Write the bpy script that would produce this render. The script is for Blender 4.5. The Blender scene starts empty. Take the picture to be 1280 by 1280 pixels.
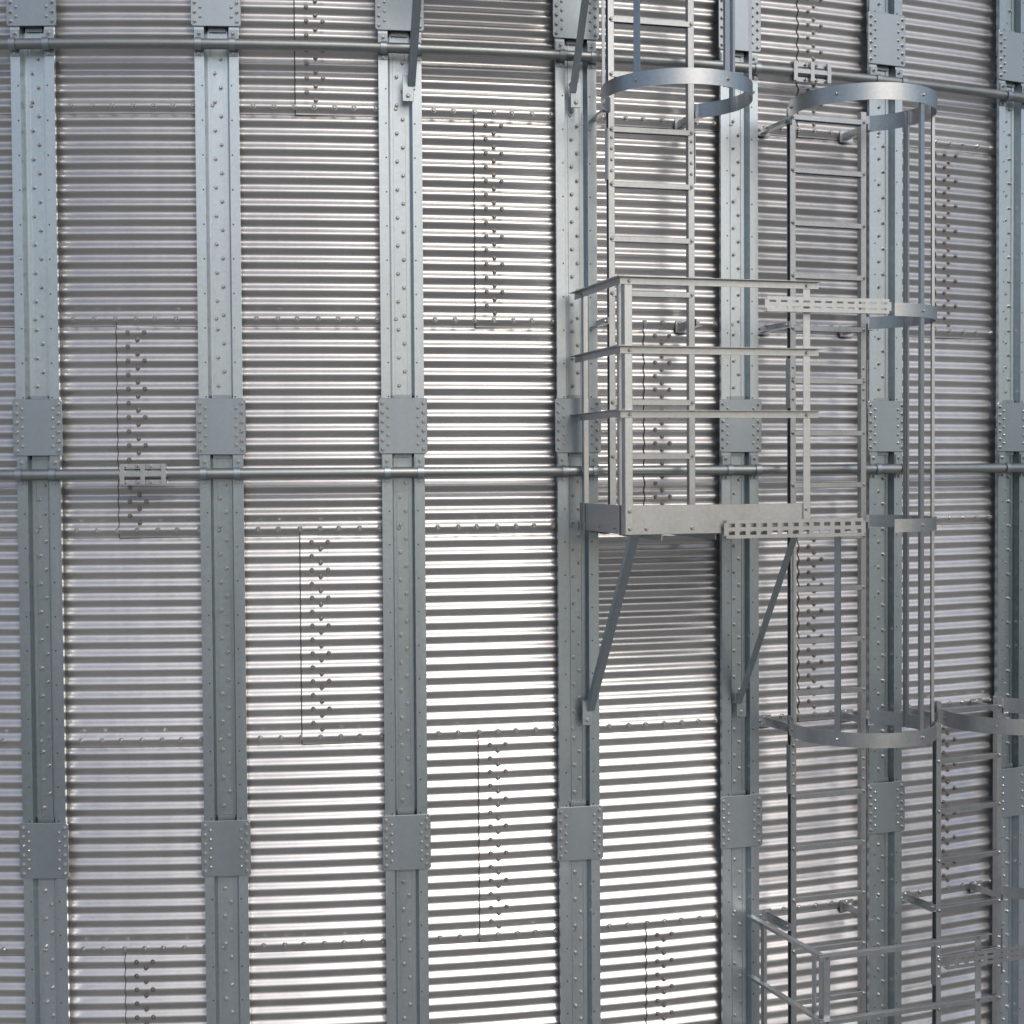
import bpy, math, random
from mathutils import Matrix, Vector
random.seed(4)
scene=bpy.context.scene
D2R=math.radians
ZC=9.795            # camera height
STEP=360/78.0
TH0=-0.8
RW=12.10            # mean wall radius
RS=12.115           # stiffener valley radius
SH=1.145            # sheet height
Z0=ZC-0.335-8*SH    # base of wall

# ------------------------------------------------------------ materials
def metal(name, base, rough, var=0.12, bump=0.15, spangle=0.10, streak=0.5, metallic=1.0, tintB=None, objvar=1.2, wav=0.0):
    m=bpy.data.materials.new(name); m.use_nodes=True
    nt=m.node_tree; N=nt.nodes; L=nt.links
    p=N['Principled BSDF']
    tc=N.new('ShaderNodeTexCoord'); oi=N.new('ShaderNodeObjectInfo')
    off=N.new('ShaderNodeVectorMath'); off.operation='SCALE'; off.inputs['Scale'].default_value=37.0
    comb=N.new('ShaderNodeCombineXYZ')
    for i in range(3): L.new(oi.outputs['Random'],comb.inputs[i])
    L.new(comb.outputs[0],off.inputs[0])
    add=N.new('ShaderNodeVectorMath'); add.operation='ADD'
    L.new(tc.outputs['Object'],add.inputs[0]); L.new(off.outputs[0],add.inputs[1])
    n1=N.new('ShaderNodeTexNoise'); n1.inputs['Scale'].default_value=1.7; n1.inputs['Detail'].default_value=4
    L.new(add.outputs[0],n1.inputs['Vector'])
    mp=N.new('ShaderNodeMapping'); mp.inputs['Scale'].default_value=(14,14,0.7)
    L.new(add.outputs[0],mp.inputs['Vector'])
    n2=N.new('ShaderNodeTexNoise'); n2.inputs['Scale'].default_value=1.0; n2.inputs['Detail'].default_value=3
    L.new(mp.outputs[0],n2.inputs['Vector'])
    v=N.new('ShaderNodeTexVoronoi'); v.inputs['Scale'].default_value=70
    L.new(add.outputs[0],v.inputs['Vector'])
    sep=N.new('ShaderNodeSeparateColor'); L.new(v.outputs['Color'],sep.inputs[0])
    def mth(op,a,b,c=None):
        x=N.new('ShaderNodeMath'); x.operation=op
        for i,q in enumerate((a,b,c)):
            if q is None: continue
            if isinstance(q,(int,float)): x.inputs[i].default_value=q
            else: L.new(q,x.inputs[i])
        return x.outputs[0]
    a=mth('MULTIPLY_ADD',mth('SUBTRACT',n1.outputs['Fac'],0.5),var*2.4,1.0)
    b=mth('MULTIPLY_ADD',mth('SUBTRACT',n2.outputs['Fac'],0.5),var*streak*2.4,a)
    c=mth('MULTIPLY_ADD',mth('SUBTRACT',sep.outputs[0],0.5),spangle,b)
    d=mth('MULTIPLY_ADD',mth('SUBTRACT',oi.outputs['Random'],0.5),var*objvar,c)
    sc=N.new('ShaderNodeVectorMath'); sc.operation='SCALE'
    mix=N.new('ShaderNodeMix'); mix.data_type='RGBA'
    mix.inputs[6].default_value=(*base,1); mix.inputs[7].default_value=(*(tintB or base),1)
    L.new(n1.outputs['Fac'],mix.inputs[0])
    L.new(mix.outputs[2],sc.inputs[0]); L.new(d,sc.inputs['Scale'])
    L.new(sc.outputs[0],p.inputs['Base Color'])
    p.inputs['Metallic'].default_value=metallic
    r=mth('MULTIPLY_ADD',mth('SUBTRACT',n2.outputs['Fac'],0.5),0.10,rough)
    r=mth('MULTIPLY_ADD',mth('SUBTRACT',sep.outputs[1],0.5),0.05,r)
    L.new(r,p.inputs['Roughness'])
    if bump>0:
        bp=N.new('ShaderNodeBump'); bp.inputs['Strength'].default_value=bump; bp.inputs['Distance'].default_value=0.02
        n3=N.new('ShaderNodeTexNoise'); n3.inputs['Scale'].default_value=3.5; n3.inputs['Detail'].default_value=0.5
        L.new(add.outputs[0],n3.inputs['Vector'])
        h=n3.outputs['Fac']
        if wav>0:   # roll-forming waviness: different on every corrugation
            mq=N.new('ShaderNodeMapping'); mq.inputs['Scale'].default_value=(5,5,26)
            L.new(add.outputs[0],mq.inputs['Vector'])
            n4=N.new('ShaderNodeTexNoise'); n4.inputs['Scale'].default_value=1.0; n4.inputs['Detail'].default_value=1
            L.new(mq.outputs[0],n4.inputs['Vector'])
            h=mth('MULTIPLY_ADD',n4.outputs['Fac'],wav,h)
        L.new(h,bp.inputs['Height']); L.new(bp.outputs[0],p.inputs['Normal'])
    return m
M_sheet=metal('galvanised_sheet',(0.64,0.632,0.622),0.38,var=0.09,bump=0.12,spangle=0.03,streak=.4,metallic=0.93,tintB=(0.60,0.588,0.582),objvar=1.8,wav=0.35)
M_stiff=metal('galvanised_section',(0.60,0.655,0.68),0.36,var=0.11,bump=0.08,spangle=0.08,tintB=(0.54,0.595,0.625))
M_stiff2=metal('galvanised_section_heavy',(0.45,0.505,0.53),0.38,var=0.15,bump=0.08,spangle=0.10,tintB=(0.37,0.42,0.445))
M_plate=metal('galvanised_plate',(0.41,0.46,0.49),0.46,var=0.10,bump=0.03,spangle=0.05,tintB=(0.36,0.405,0.435))
M_tube=metal('dull_tube',(0.34,0.36,0.355),0.45,var=0.12,bump=0.05,spangle=0.06)
M_bolt=metal('bolt_zinc',(0.52,0.51,0.49),0.38,var=0.15,bump=0.0,spangle=0.05)
M_bolt2=metal('bolt_dark',(0.34,0.31,0.28),0.45,var=0.25,bump=0.0,spangle=0.05)  # darker brown tone for the bolts of the vertical seams
M_lad=metal('galvanised_ladder',(0.60,0.61,0.61),0.36,var=0.14,bump=0.06,spangle=0.10,tintB=(0.48,0.50,0.51))
M_dark=bpy.data.materials.new('hole_dark'); M_dark.use_nodes=True
M_dark.node_tree.nodes['Principled BSDF'].inputs['Base Color'].default_value=(0.05,0.045,0.04,1)
M_edge=metal('seam_strip_dark',(0.10,0.08,0.065),0.75,metallic=0.0,bump=0)  # dark brown of the thin strips along the lapped seams

def simple(name,c1,c2,scale,rough=0.9):
    m=bpy.data.materials.new(name); m.use_nodes=True; nt=m.node_tree; N=nt.nodes; L=nt.links
    p=N['Principled BSDF']; p.inputs['Roughness'].default_value=rough
    tc=N.new('ShaderNodeTexCoord'); n=N.new('ShaderNodeTexNoise'); n.inputs['Scale'].default_value=scale; n.inputs['Detail'].default_value=8
    L.new(tc.outputs['Object'],n.inputs['Vector'])
    r=N.new('ShaderNodeValToRGB'); r.color_ramp.elements[0].position=0.35; r.color_ramp.elements[1].position=0.65
    r.color_ramp.elements[0].color=(*c1,1); r.color_ramp.elements[1].color=(*c2,1)
    L.new(n.outputs['Fac'],r.inputs[0]); L.new(r.outputs[0],p.inputs['Base Color'])
    return m
M_ground=simple('gravel_ground',(0.21,0.21,0.20),(0.31,0.305,0.295),0.8)
M_conc=simple('concrete',(0.25,0.24,0.23),(0.33,0.32,0.30),3)

# ------------------------------------------------------------ mesh builder
class MB:
    def __init__(s): s.v=[]; s.f=[]; s.mi=[]; s.sm=[]
    def add(s,vs,fs,mi=0,sm=False):
        o=len(s.v); s.v+= [tuple(x) for x in vs]
        for f in fs: s.f.append([o+i for i in f]); s.mi.append(mi); s.sm.append(sm)
    def box(s,a,b,mi=0):
        x0,y0,z0=[min(a[i],b[i]) for i in range(3)]; x1,y1,z1=[max(a[i],b[i]) for i in range(3)]
        s.add([(x0,y0,z0),(x1,y0,z0),(x1,y1,z0),(x0,y1,z0),(x0,y0,z1),(x1,y0,z1),(x1,y1,z1),(x0,y1,z1)],
              [(0,3,2,1),(4,5,6,7),(0,1,5,4),(1,2,6,5),(2,3,7,6),(3,0,4,7)],mi)
    def bar(s,p0,p1,w,h,side=None,mi=0,o1=0,o2=0):
        p0=Vector(p0);p1=Vector(p1); d=(p1-p0).normalized()
        side=Vector(side) if side else (Vector((0,0,1)) if abs(d.z)<.9 else Vector((1,0,0)))
        a=(side-d*side.dot(d)).normalized(); b=d.cross(a)
        vs=[]
        for p in (p0,p1):
            for i,j in ((-1,-1),(1,-1),(1,1),(-1,1)):
                vs.append(p+a*(o1+i*w/2)+b*(o2+j*h/2))
        s.add(vs,[(0,3,2,1),(4,5,6,7),(0,1,5,4),(1,2,6,5),(2,3,7,6),(3,0,4,7)],mi)
    def tube(s,p0,p1,r,n=10,mi=0):
        p0=Vector(p0);p1=Vector(p1); d=(p1-p0).normalized()
        t=Vector((0,0,1)) if abs(d.z)<.9 else Vector((1,0,0)); a=d.cross(t).normalized(); b=d.cross(a)
        vs=[p+a*r*math.cos(2*math.pi*i/n)+b*r*math.sin(2*math.pi*i/n) for p in (p0,p1) for i in range(n)]
        s.add(vs,[(i,(i+1)%n,n+(i+1)%n,n+i) for i in range(n)],mi,True)
        s.add([vs[i] for i in range(n)],[tuple(range(n))],mi); s.add([vs[n+i] for i in range(n)],[tuple(reversed(range(n)))],mi)
    def bolt(s,p,n,r=0.010,h=0.010,wr=0.016,mi=0):
        p=Vector(p); n=Vector(n).normalized(); t=Vector((0,0,1)) if abs(n.z)<.9 else Vector((1,0,0))
        a=n.cross(t).normalized(); b=n.cross(a); rot=random.random()*1.0
        def ring(rr,hh,k): return [p+n*hh+a*rr*math.cos(rot+2*math.pi*i/k)+b*rr*math.sin(rot+2*math.pi*i/k) for i in range(k)]
        k=8
        s.add(ring(wr,-.002,k)+ring(wr*.93,.003,k),[(i,(i+1)%k,k+(i+1)%k,k+i) for i in range(k)]+[tuple(range(k,2*k))],mi)
        k=6
        s.add(ring(r,.003,k)+ring(r,.003+h*.75,k)+ring(r*.7,.003+h,k),[(i,(i+1)%k,k+(i+1)%k,k+i) for i in range(k)]+[(k+i,k+(i+1)%k,2*k+(i+1)%k,2*k+i) for i in range(k)]+[tuple(range(2*k,3*k))],mi)
    def mesh(s,name,mats):
        m=bpy.data.meshes.new(name); m.from_pydata(s.v,[],s.f)
        for x in mats: m.materials.append(x)
        m.polygons.foreach_set('material_index',s.mi); m.polygons.foreach_set('use_smooth',s.sm); m.update()
        return m
def obj(name,mesh,parent=None,rz=0,loc=(0,0,0),fix=False):
    if fix:
        import bmesh
        bm=bmesh.new(); bm.from_mesh(mesh); bmesh.ops.recalc_face_normals(bm,faces=bm.faces); bm.to_mesh(mesh); bm.free()
    o=bpy.data.objects.new(name,mesh); scene.collection.objects.link(o)
    o.location=loc; o.rotation_euler=(0,0,rz)
    if parent: o.parent=parent
    return o
def empty(name,loc=(0,0,0),rz=0):
    o=bpy.data.objects.new(name,None); o.location=loc; o.rotation_euler=(0,0,rz); scene.collection.objects.link(o); return o

silo=empty('grain_silo')

# ------------------------------------------------------------ corrugated sheet (one of 26 per ring)
NC=15; AMP=0.0095; SEG=12
def sheet_mesh():
    b=MB()
    span=D2R(3*STEP); eps=0.0
    cols=36; rows=NC*SEG
    lapz=0.030; lapt=0.05/RW
    A=[-lapt+ (span+lapt)*i/cols for i in range(cols+1)]
    Zs=[-lapz+(SH+lapz)*j/rows for j in range(rows+1)]
    def rad(a,z):
        l=0.004*max(0,1-(z+lapz)/0.25)                      # bottom lap stands proud
        l+=0.0055*max(0,1-(a+lapt)*RW/0.35)                 # side lap stands proud
        return RW+AMP*math.sin(2*math.pi*z/(SH/NC)+0.6)+l
    vs=[];fs=[]
    for z in Zs:
        for a in A:
            r=rad(a,z); vs.append((r*math.sin(a),-r*math.cos(a),z))
    w=cols+1
    for j in range(rows):
        for i in range(cols):
            fs.append((j*w+i,j*w+i+1,(j+1)*w+i+1,(j+1)*w+i))
    b.add(vs,fs,0,True)
    # thin dark brown strips that draw the seam lines along the lapped edges
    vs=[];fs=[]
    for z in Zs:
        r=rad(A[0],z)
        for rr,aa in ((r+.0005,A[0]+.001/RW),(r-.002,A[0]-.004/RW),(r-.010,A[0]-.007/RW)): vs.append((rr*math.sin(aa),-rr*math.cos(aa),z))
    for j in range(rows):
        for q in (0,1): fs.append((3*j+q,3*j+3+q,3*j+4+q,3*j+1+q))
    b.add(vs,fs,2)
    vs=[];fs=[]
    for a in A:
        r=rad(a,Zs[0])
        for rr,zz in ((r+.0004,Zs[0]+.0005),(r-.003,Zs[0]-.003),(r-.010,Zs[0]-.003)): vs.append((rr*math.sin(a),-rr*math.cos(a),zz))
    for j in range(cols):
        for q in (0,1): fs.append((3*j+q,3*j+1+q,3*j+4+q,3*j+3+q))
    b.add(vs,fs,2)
    P=SH/NC
    zc=lambda k:(k+0.25)*P-0.6/(2*math.pi)*P
    n=27
    for i in range(n):
        a=(i+0.5)*span/n+random.uniform(-.0006,.0006); z=zc(0)-0.003; r=rad(a,z)
        b.bolt((r*math.sin(a),-r*math.cos(a),z),(math.sin(a),-math.cos(a),0),0.011,0.012,0.017,1)
    for k in range(1,NC):
        for c,t in enumerate((0.012,0.06,0.10)):
            if c==2 and k%2: continue
            a=t/RW; z=zc(k)-P/2+ (P/2 if c!=1 else 0.0) ; r=rad(a,z)
            b.bolt((r*math.sin(a),-r*math.cos(a),z),(math.sin(a),-math.cos(a),0),0.009,0.010,0.0140,3)
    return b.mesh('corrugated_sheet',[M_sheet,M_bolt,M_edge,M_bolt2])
sm=sheet_mesh()
NR=16
for row in range(NR):
    rel=row-8
    k=(-rel)%3
    for j in range(26):
        th=TH0+STEP/2+STEP*(k+3*j)-0.12
        obj('corrugated_sheet',sm,silo,D2R(th),(0,0,Z0+row*SH))

# ------------------------------------------------------------ stiffeners
TH=2*SH
def stiff_mesh(var):
    b=MB()
    if var==0:  prof=[(-.117,.030),(-.117,.052),(-.066,.052),(-.052,.004),(.052,.004),(.066,.052),(.117,.052),(.117,.030)]
    else:       prof=[(-.117,.024),(-.117,.052),(-.060,.052),(-.050,.004),(.050,.004),(.060,.052),(.117,.052),(.117,.024)]
    t=.003
    inner=[(x*(1 if i not in (0,1,6,7) else (abs(x)-t)/abs(x)), d-(t if i not in (0,7) else 0)) for i,(x,d) in enumerate(prof)]
    n=len(prof)
    for P,flip in ((prof,False),(inner,True)):
        vs=[(x,-(RS+d),z) for z in (0,TH-0.006) for x,d in P]
        fs=[(i,i+1,n+i+1,n+i) if not flip else (i,n+i,n+i+1,i+1) for i in range(n-1)]
        b.add(vs,fs,0)
    for zz in (0,TH-0.006):
        vs=[(x,-(RS+d),zz) for x,d in prof]+[(x,-(RS+d),zz) for x,d in inner]
        b.add(vs,[(i,i+1,n+i+1,n+i) for i in range(n-1)],0)
    for sx in (-1,1):
        b.box((sx*.030,-(RS+.004),.0),(sx*.036,-(RS+.009),TH-.006),0)
    z=.07;i=0
    while z<TH-.05:
        b.bolt((.016*(1 if i%2 else -1),-(RS+.004),z),(0,-1,0),.009,.012,.0125,1)
        z+=SH/NC; i+=1
    z=.16
    while z<TH-.2:
        for sx in (-1,1):
            x=sx*.078
            b.tube((x,-(RS+.0525),z),(x,-(RS+.0532),z),.0045,8,2)
        z+=.185
    return b.mesh('stiffener_section',[M_stiff if var==0 else M_stiff2,M_bolt,M_dark])
def splice_mesh():
    b=MB()
    w=.133;h=.152;d0=RS+.0545
    c=.010
    out=[(-w+c,-h),(w-c,-h),(w,-h+c),(w,h-c),(w-c,h),(-w+c,h),(-w,h-c),(-w,-h+c)]
    vs=[(x,-d0,z) for x,z in out]+[(x,-(d0+.006),z) for x,z in out]+[(x*.985,-(d0+.008),z*.985) for x,z in out]
    b.add(vs,[(i,(i+1)%8,8+(i+1)%8,8+i) for i in range(8)]+[(8+i,8+(i+1)%8,16+(i+1)%8,16+i) for i in range(8)]+[tuple(range(16,24))],0)
    for sx in (-1,1):
        for i in range(6):
            b.bolt((sx*.112,-(d0+.008),-.125+i*.05),(0,-1,0),.009,.010,.0125,1)
        for i in range(5):
            b.bolt((sx*.082,-(d0+.008),-.10+i*.05),(0,-1,0),.0075,.006,.010,1)
    b.box((-.045,-(RS+.012),-h-.02),(.045,-(RS+.02),h+.02),0)
    return b.mesh('splice_plate',[M_plate,M_bolt])
def clamp_mesh(tube=True):
    b=MB(); d0=RS+.053
    for sx in (-1,1):
        x=sx*.090
        b.box((x-.024,-(d0),.00-.055),(x+.024,-(d0+.006),.085),0)
        n=10; rr=.034
        vs=[];
        cy=d0+.036
        for i in range(n+1):
            a=-math.pi/2+math.pi*i/n
            for xx,r2 in ((x-.017,rr),(x+.017,rr)):
                vs.append((xx,-(cy+r2*math.cos(a)),r2*math.sin(a)))
        fs=[(2*i,2*i+1,2*i+3,2*i+2) for i in range(n)]
        b.add(vs,fs,0,True)
        b.bolt((x,-(d0+.006),.065),(0,-1,0),.009,.012,.014,1)
        b.bolt((x,-(d0+.006),-.044),(0,-1,0),.008,.009,.012,1)
    return b.mesh('ring_clamp',[M_plate,M_bolt])
st=[stiff_mesh(0),stiff_mesh(1)]; sp=splice_mesh(); cl=clamp_mesh()
ZS=ZC+0.234
ZR=ZC-0.02
for i in range(78):
    th=D2R(TH0+STEP*i)
    for k in range(-4,4):
        z=ZS+k*TH
        obj('stiffener_section',st[k%2],silo,th,(0,0,z))
        obj('splice_plate',sp,silo,th,(0,0,z))
        if k>=0: obj('ring_clamp',cl,silo,th,(0,0,ZR+k*TH))
RR=RS+.053+.036
def ring_mesh():
    b=MB(); n=12; m=312
    vs=[];fs=[]
    for i in range(m):
        a=2*math.pi*i/m
        for j in range(n):
            q=2*math.pi*j/n; r=RR+.029*math.cos(q)
            vs.append((r*math.sin(a),-r*math.cos(a),.029*math.sin(q)))
    for i in range(m):
        for j in range(n):
            fs.append((i*n+j,((i+1)%m)*n+j,((i+1)%m)*n+(j+1)%n,i*n+(j+1)%n))
    b.add(vs,fs,0,True)
    return b.mesh('wind_ring',[M_tube])
rm=ring_mesh()
def coupler_mesh():
    b=MB()
    L=.125
    b.box((-L,-(RR-.005),.03),(L,-(RR+.012),.055)); b.box((-L,-(RR-.01),-.055),(L,-(RR+.012),-.03))
    b.box((-L,-(RR+.026),-.012),(L,-(RR+.034),.012))
    for x in (-.10,-.035,.035,.10):
        b.bolt((x,-(RR+.012),.043),(0,-1,0),.009,.012,.013,1); b.bolt((x,-(RR+.012),-.043),(0,-1,0),.009,.012,.013,1)
    for x in (-.11,0,.11): b.box((x-.012,-(RR+.02),-.055),(x+.012,-(RR+.036),.055))
    return b.mesh('ring_coupler',[M_lad,M_bolt])
cm=coupler_mesh()
for k in range(0,4):
    obj('wind_ring',rm,silo,0,(0,0,ZR+k*TH))
    for j in range(6):
        t=(1.9 if k%2==0 else 19.7)+60*j
        obj('ring_coupler',cm,silo,D2R(t),(0,0,ZR+k*TH))
b=MB(); n=78; ZT=Z0+NR*SH
vs=[(12.4*math.sin(2*math.pi*i/n),-12.4*math.cos(2*math.pi*i/n),ZT-.1) for i in range(n)]
vs+=[(r*math.sin(2*math.pi*(i+.5)/n),-r*math.cos(2*math.pi*(i+.5)/n),ZT-.1+ (12.4-r)*.55) for r in (1.0,) for i in range(n)]
b.add(vs,[(i,(i+1)%n,n+(i+1)%n,n+i) for i in range(n)]+[tuple(range(n,2*n))])
obj('conical_roof',b.mesh('conical_roof',[M_sheet]),silo)
b=MB(); n=96
vs=[(12.7*math.sin(2*math.pi*i/n),-12.7*math.cos(2*math.pi*i/n),z) for z in (-.2,Z0) for i in range(n)]
b.add(vs,[(i,(i+1)%n,n+(i+1)%n,n+i) for i in range(n)]+[tuple(range(n,2*n))])
obj('concrete_plinth',b.mesh('concrete_plinth',[M_conc]),silo)

# ------------------------------------------------------------ service platforms and ladders
R0=12.10
DZ=3*SH
def finish(b,name,parent,mats=(M_lad,M_bolt),bev=0.0015):
    o=obj(name,b.mesh(name,list(mats)),parent,fix=True)
    if bev:
        md=o.modifiers.new('bev','BEVEL'); md.width=bev; md.segments=1; md.limit_method='ANGLE'; md.angle_limit=D2R(60)
    return o
def angle_bar(b,p0,p1,s1,s2,w=.038,t=.004):
    s1=Vector(s1);s2=Vector(s2);p0=Vector(p0);p1=Vector(p1)
    b.bar(p0+s1*w/2,p1+s1*w/2,w,t,s1)
    b.bar(p0+s2*(w/2+t/2+.0003),p1+s2*(w/2+t/2+.0003),w,t,s2)
def platform(k):
    th=D2R(TH0+3.5*STEP+STEP*(k-1)+(.08 if k<2 else .42)); zf=ZC-.345-(k-1)*DZ-(.14 if k>=2 else 0)
    E=empty('service_platform',(R0*math.sin(th),-R0*math.cos(th),zf),th)
    ri,ro,T=.10,(.855 if k<2 else .82),(.512 if k<2 else .505)
    b=MB()
    b.box((-T,-ro,0),(T,-ro+.005,.15)); b.box((-T,-ro+.005,0),(T,-ro+.05,.005)); b.box((-T,-ro+.005,.145),(T,-ro+.028,.15))
    for sx in (-1,1):
        b.box((sx*T,-ro+.005,0),(sx*(T-.005),-ri,.15) if sx<0 else (sx*(T-.005),-ri,.05))
    b.box((-T-.01,-ri,.0),(T+.01,-ri-.045,.045))
    for x in (-.40,-.15,.1,.32,.45): b.bolt((x,-ro,.03),(0,-1,0),.008,.009,.012,1)
    for y in (-.2,-.45,-.68): b.bolt((-T,y,.03),(-1,0,0),.008,.009,.012,1)
    finish(b,'toe_board',E)
    b=MB(); b.box((-T+.006,-ro+.006,.008),(T-.006,-ri-.05,.013))
    y=-ro+.05
    while y<-ri-.06:
        b.box((-T+.01,y,.013),(T-.01,y+.006,.022)); y+=.035
    for x in (-.3,0,.3): b.box((x,-ro+.05,-.035),(x+.005,-ri-.05,.007))
    finish(b,'floor_plate',E,bev=0)
    b=MB(); H=1.30
    angle_bar(b,(-T-.004,-ro-.004,0),(-T-.004,-ro-.004,H),(1,0,0),(0,1,0),.042)
    angle_bar(b,(T+.004,-ro-.004,.0),(T+.004,-ro-.004,H-.02),(-1,0,0),(0,1,0),.042)
    angle_bar(b,(-T-.004,-ri-.06,0),(-T-.004,-ri-.06,H-.01),(0,-1,0),(1,0,0),.036)
    angle_bar(b,(-T-.004,-ro+.11,0),(-T-.004,-ro+.11,H-.01),(0,-1,0),(1,0,0),.026)
    for z in (.03,.12): 
        b.bolt((-T+.02,-ro-.006,z),(0,-1,0),.008,.009,.012,1); b.bolt((T-.02,-ro-.006,z),(0,-1,0),.008,.009,.012,1)
    finish(b,'guard_posts',E)
    b=MB(); t=.004; w=.034
    for z in (.63,.955,1.305):
        b.box((-T-.05,-ro-.009-w,z),(T+.05,-ro-.007,z+t)); b.box((-T-.03,-ro-.011,z-w),(T+.05,-ro-.007,z-.0003))
        b.box((-T-.008-w,-ro-.02,z+.006),(-T-.008,-ri+.04,z+.006+t)); b.box((-T-.012,-ro-.005,z+.006-w),(-T-.008,-ri+.04,z+.0057))
        for x in (-T+.02,T-.02): b.bolt((x,-ro-.011,z-.018),(0,-1,0),.007,.008,.011,1)
        b.bolt((-T-.012,-ro+.02,z-.015),(-1,0,0),.007,.008,.011,1)
        b.bolt((-T-.012,-ri-.08,z-.015),(-1,0,0),.007,.008,.011,1)
    finish(b,'guard_rails',E,bev=.0008)
    b=MB()
    for sx in (-1,1):
        x=sx*(.485+.002-.02)
        angle_bar(b,(x,-ro+.02,-.0),(x,-.085,-1.02),(sx*-1,0,0),(0,.6,.8),.04)
        b.box((x-.03,-.075,-1.10),(x+.03,-.083,-.96)); b.bolt((x,-.083,-1.07),(0,-1,0),.009,.01,.014,1)
    finish(b,'braces',E,mats=(M_stiff2,M_bolt))
    b=MB()
    def slotted(x0,x1,y0,y1,z,h=.078):
        n=int((x1-x0)/.060)
        P=lambda s,zz:(x0+(x1-x0)*s,y0+(y1-y0)*s,zz)
        for zz,w in ((z-h/2,.018),(z,.020),(z+h/2,.018)):
            b.bar(P(0,zz),P(1,zz),w,.004,(0,0,1))
        for i in range(n+1):
            s=i/n
            q=Vector(P(s,z-h/2+.007)); q2=Vector(P(s,z+h/2-.007))
            b.bar(q,q2,.026,.0036,(1,0,0))
        b.box((x0,max(y0,y1)+.002,z-h/2-.009),(x1,max(y0,y1)+.035,z-h/2-.005))
    slotted(.03,.81,-ro-.024,-ro-.03,.02)
    slotted(.25,.95,-ro-.048,-ro-.052,1.185,.06)
    finish(b,'slotted_links',E,bev=0)
    return E

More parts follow.
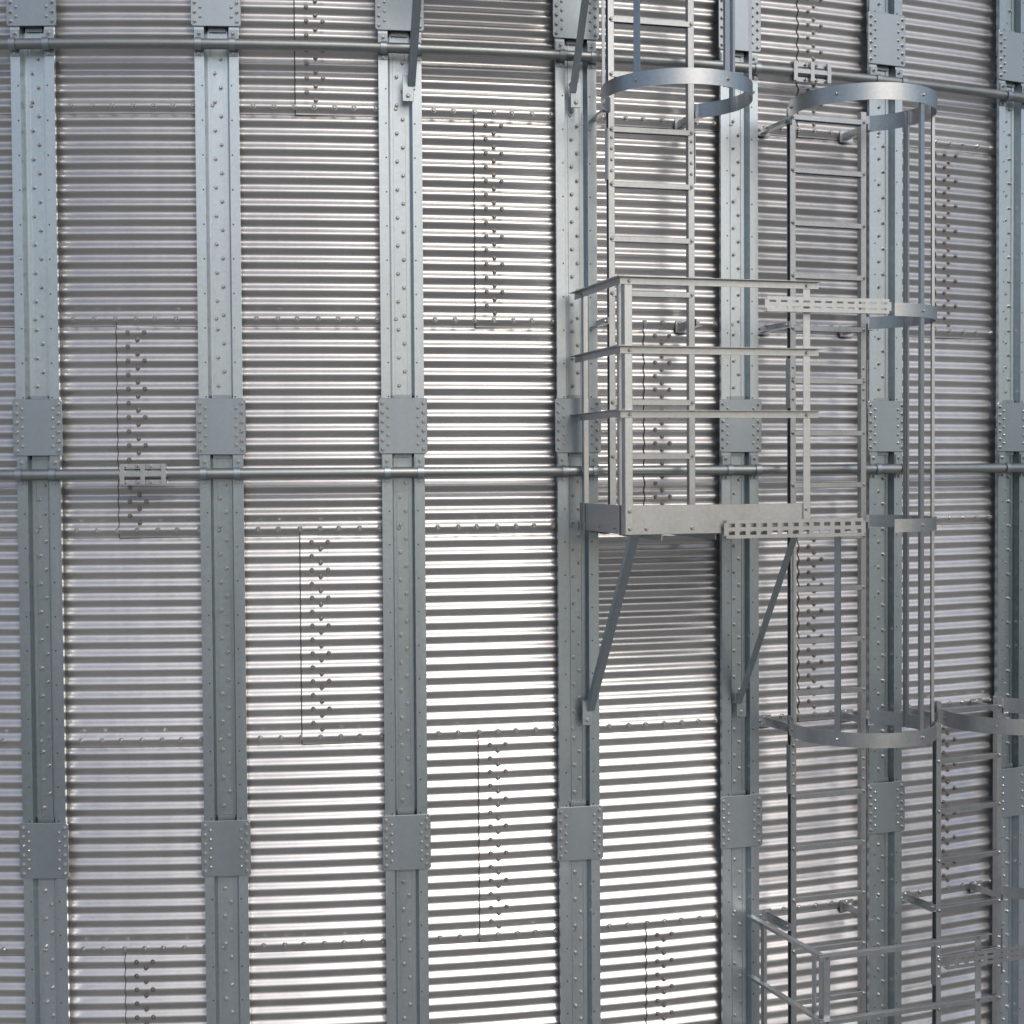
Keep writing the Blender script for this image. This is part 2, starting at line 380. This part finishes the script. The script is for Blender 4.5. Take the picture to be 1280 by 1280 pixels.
def ladder(k,bottom=None):
    th=D2R(TH0+3.5*STEP+STEP*(k-1)-(0.58 if k<=1 else 0.16)); zt=ZC+1.97-(k-2)*DZ
    zb=ZC-.345-(k-1)*DZ+.02-(.14 if k>=2 else 0) if bottom is None else bottom
    E=empty('caged_ladder',(R0*math.sin(th),-R0*math.cos(th),zb),th)
    o=.25; hw=.232
    top=zt+.06-zb
    b=MB()
    for sx in (-1,1):
        x=sx*hw
        b.box((x-.018,-o-.022,0),(x+.018,-o-.018,top)); 
        b.box((x-sx*.018,-o-.018,0),(x-sx*.014,-o+.018,top))
        b.box((x-.0178,-o+.014,0.001),(x+.0178,-o+.018,top-.001))
        for z in (top-1.7,top-3.9):
            b.box((x+sx*.019,-o-.028,z),(x+sx*.024,-o+.02,z+.28))
            for q in (.05,.11,.17,.23): b.bolt((x,-o-.022,z+q),(0,-1,0),.007,.007,.010,1)
    finish(b,'stringers',E)
    b=MB(); z=zt-zb; i=0
    while z>.12:
        b.box((-hw+.0,-o-.026,z-.016),(hw-.0,-o-.0225,z+.014))
        b.box((-hw+.0,-o-.0225,z+.011),(hw-.0,-o+.012,z+.0145))
        b.box((-hw+.0,-o+.008,z-.016),(hw-.0,-o+.012,z+.0105))
        for sx in (-1,1): b.bolt((sx*(hw),-o-.026,z),(0,-1,0),.007,.007,.011,1)
        z-=.297
    finish(b,'rungs',E)
    b=MB(); hz=[zt-zb-SH*i for i in range(0,20) if zt-zb-SH*i>-.2 and zt-zb-SH*i+zb>.4]
    for z in hz:
        for sx in (-1,1):
            x=sx*(hw+.022)
            b.box((x,-o-.03,z-.045),(x+sx*.005,-.012,z-.005)); b.box((x,-o-.03,z-.045),(x+sx*.04,-.015,z-.0405))
            b.box((x-sx*.02,-.012,z-.06),(x+sx*.07,-.017,z+.01)); b.bolt((x+sx*.05,-.017,z-.025),(0,-1,0),.008,.009,.012,1)
            b.bolt((x+sx*.005,-o,z-.025),(sx,0,0),.009,.010,.013,1)
    finish(b,'wall_brackets',E)
    Rh=.40; cy=-(o+.31); cx=.035
    def hoop(z,a0,a1,h=.080):
        n=48; t=.004
        pts=[(D2R(a0+(a1-a0)*i/n)) for i in range(n+1)]
        def V(a,r,zz): return (cx+r*math.sin(a),cy-r*math.cos(a),zz)
        lo,hi=z-h/2,z+h/2
        for (ra,za,rb,zb2,sm) in ((Rh,lo,Rh,hi,True),(Rh-t,hi,Rh-t,lo,True),(Rh,hi,Rh-t,hi,False),(Rh-t,lo,Rh,lo,False)):
            vs=[];fs=[]
            for a in pts: vs+= [V(a,ra,za),V(a,rb,zb2)]
            for i in range(n): fs.append((2*i,2*i+2,2*i+3,2*i+1))
            b.add(vs,fs,0,sm)
        for a,s in ((a0,-1),(a1,1)):
            aa=D2R(a)
            if abs(a)>138:
                x=cx+Rh*math.sin(aa)
                b.bar((x,cy-Rh*math.cos(aa),z),(s*(hw+.02),-o+.02,z),h,.004,(0,0,1))
    b=MB()
    H1=zt-zb; hs=[H1,H1-SH,H1-2*SH,H1-3*SH]
    hoop(hs[0],-141,141,.09); hoop(hs[1],-8,141,.07); hoop(hs[2],-8,141,.07); hoop(hs[3],-141,141,.08)
    barsR=(20,68,108); barsL=(-52,-104)
    for a in barsR+barsL:
        for z in hs:
            if a in barsL and z in hs[1:3]: continue
            q=D2R(a); b.bolt((cx+Rh*math.sin(q),cy-Rh*math.cos(q),z),(math.sin(q),-math.cos(q),0),.007,.008,.011,1)
    o1=obj('cage_hoops',b.mesh('cage_hoops',[M_lad,M_bolt]),E)
    b=MB()
    for a in barsR+barsL:
        q=D2R(a); r=Rh-.007
        ztop=H1+.04; zl=hs[3]-.04
        if a in barsL: ztop=hs[2]-.0
        n=Vector((math.sin(q),-math.cos(q),0)); t=Vector((math.cos(q),math.sin(q),0))
        c=Vector((cx,cy,0))+n*r
        b.bar(c+Vector((0,0,zl)),c+Vector((0,0,ztop)),.032,.004,t)
        for s in (-1,1):
            c2=c-n*.008+t*(s*.0145)
            b.bar(c2+Vector((0,0,zl)),c2+Vector((0,0,ztop)),.003,.011,t)
    finish(b,'cage_bars',E,bev=0)
    return E
for k in range(0,4): platform(k)
for k in range(0,4): ladder(k)
ladder(4,bottom=0.02)

# ------------------------------------------------------------ ground
g=MB(); S=1500
g.add([(-S,-S,0),(S,-S,0),(S,S,0),(-S,S,0)],[(0,1,2,3)])
obj('ground',g.mesh('ground',[M_ground]))

# ------------------------------------------------------------ light
az=D2R(28); el=D2R(42)
sd=Vector((math.sin(az)*math.cos(el),-math.cos(az)*math.cos(el),math.sin(el)))
sun=bpy.data.lights.new('sun','SUN'); sun.energy=1.1; sun.angle=D2R(12); sun.color=(1,0.97,0.92)
so=bpy.data.objects.new('sun',sun); scene.collection.objects.link(so); so.rotation_euler=sd.to_track_quat('Z','Y').to_euler(); so.location=sd*60
w=bpy.data.worlds.new('World'); scene.world=w; w.use_nodes=True
nt=w.node_tree; sk=nt.nodes.new('ShaderNodeTexSky'); sk.sky_type='NISHITA'; sk.sun_disc=False
sk.sun_elevation=el; sk.sun_rotation=math.pi-az; sk.air_density=1.0; sk.dust_density=2.5; sk.ozone_density=1.0
nt.links.new(sk.outputs[0],nt.nodes['Background'].inputs[0]); nt.nodes['Background'].inputs[1].default_value=0.118

# ------------------------------------------------------------ camera
cam=bpy.data.cameras.new('camera'); co=bpy.data.objects.new('camera',cam); scene.collection.objects.link(co)
cam.sensor_width=36; cam.lens=1900/1280*36; cam.clip_end=4000
co.matrix_world=Matrix.Translation((2.376,-20.35,ZC))@Matrix.Rotation(D2R(90-1.66),4,'X')@Matrix.Rotation(D2R(-0.38),4,'Z')
scene.camera=co
scene.view_settings.view_transform='Standard'; scene.view_settings.look='None'; scene.view_settings.exposure=0
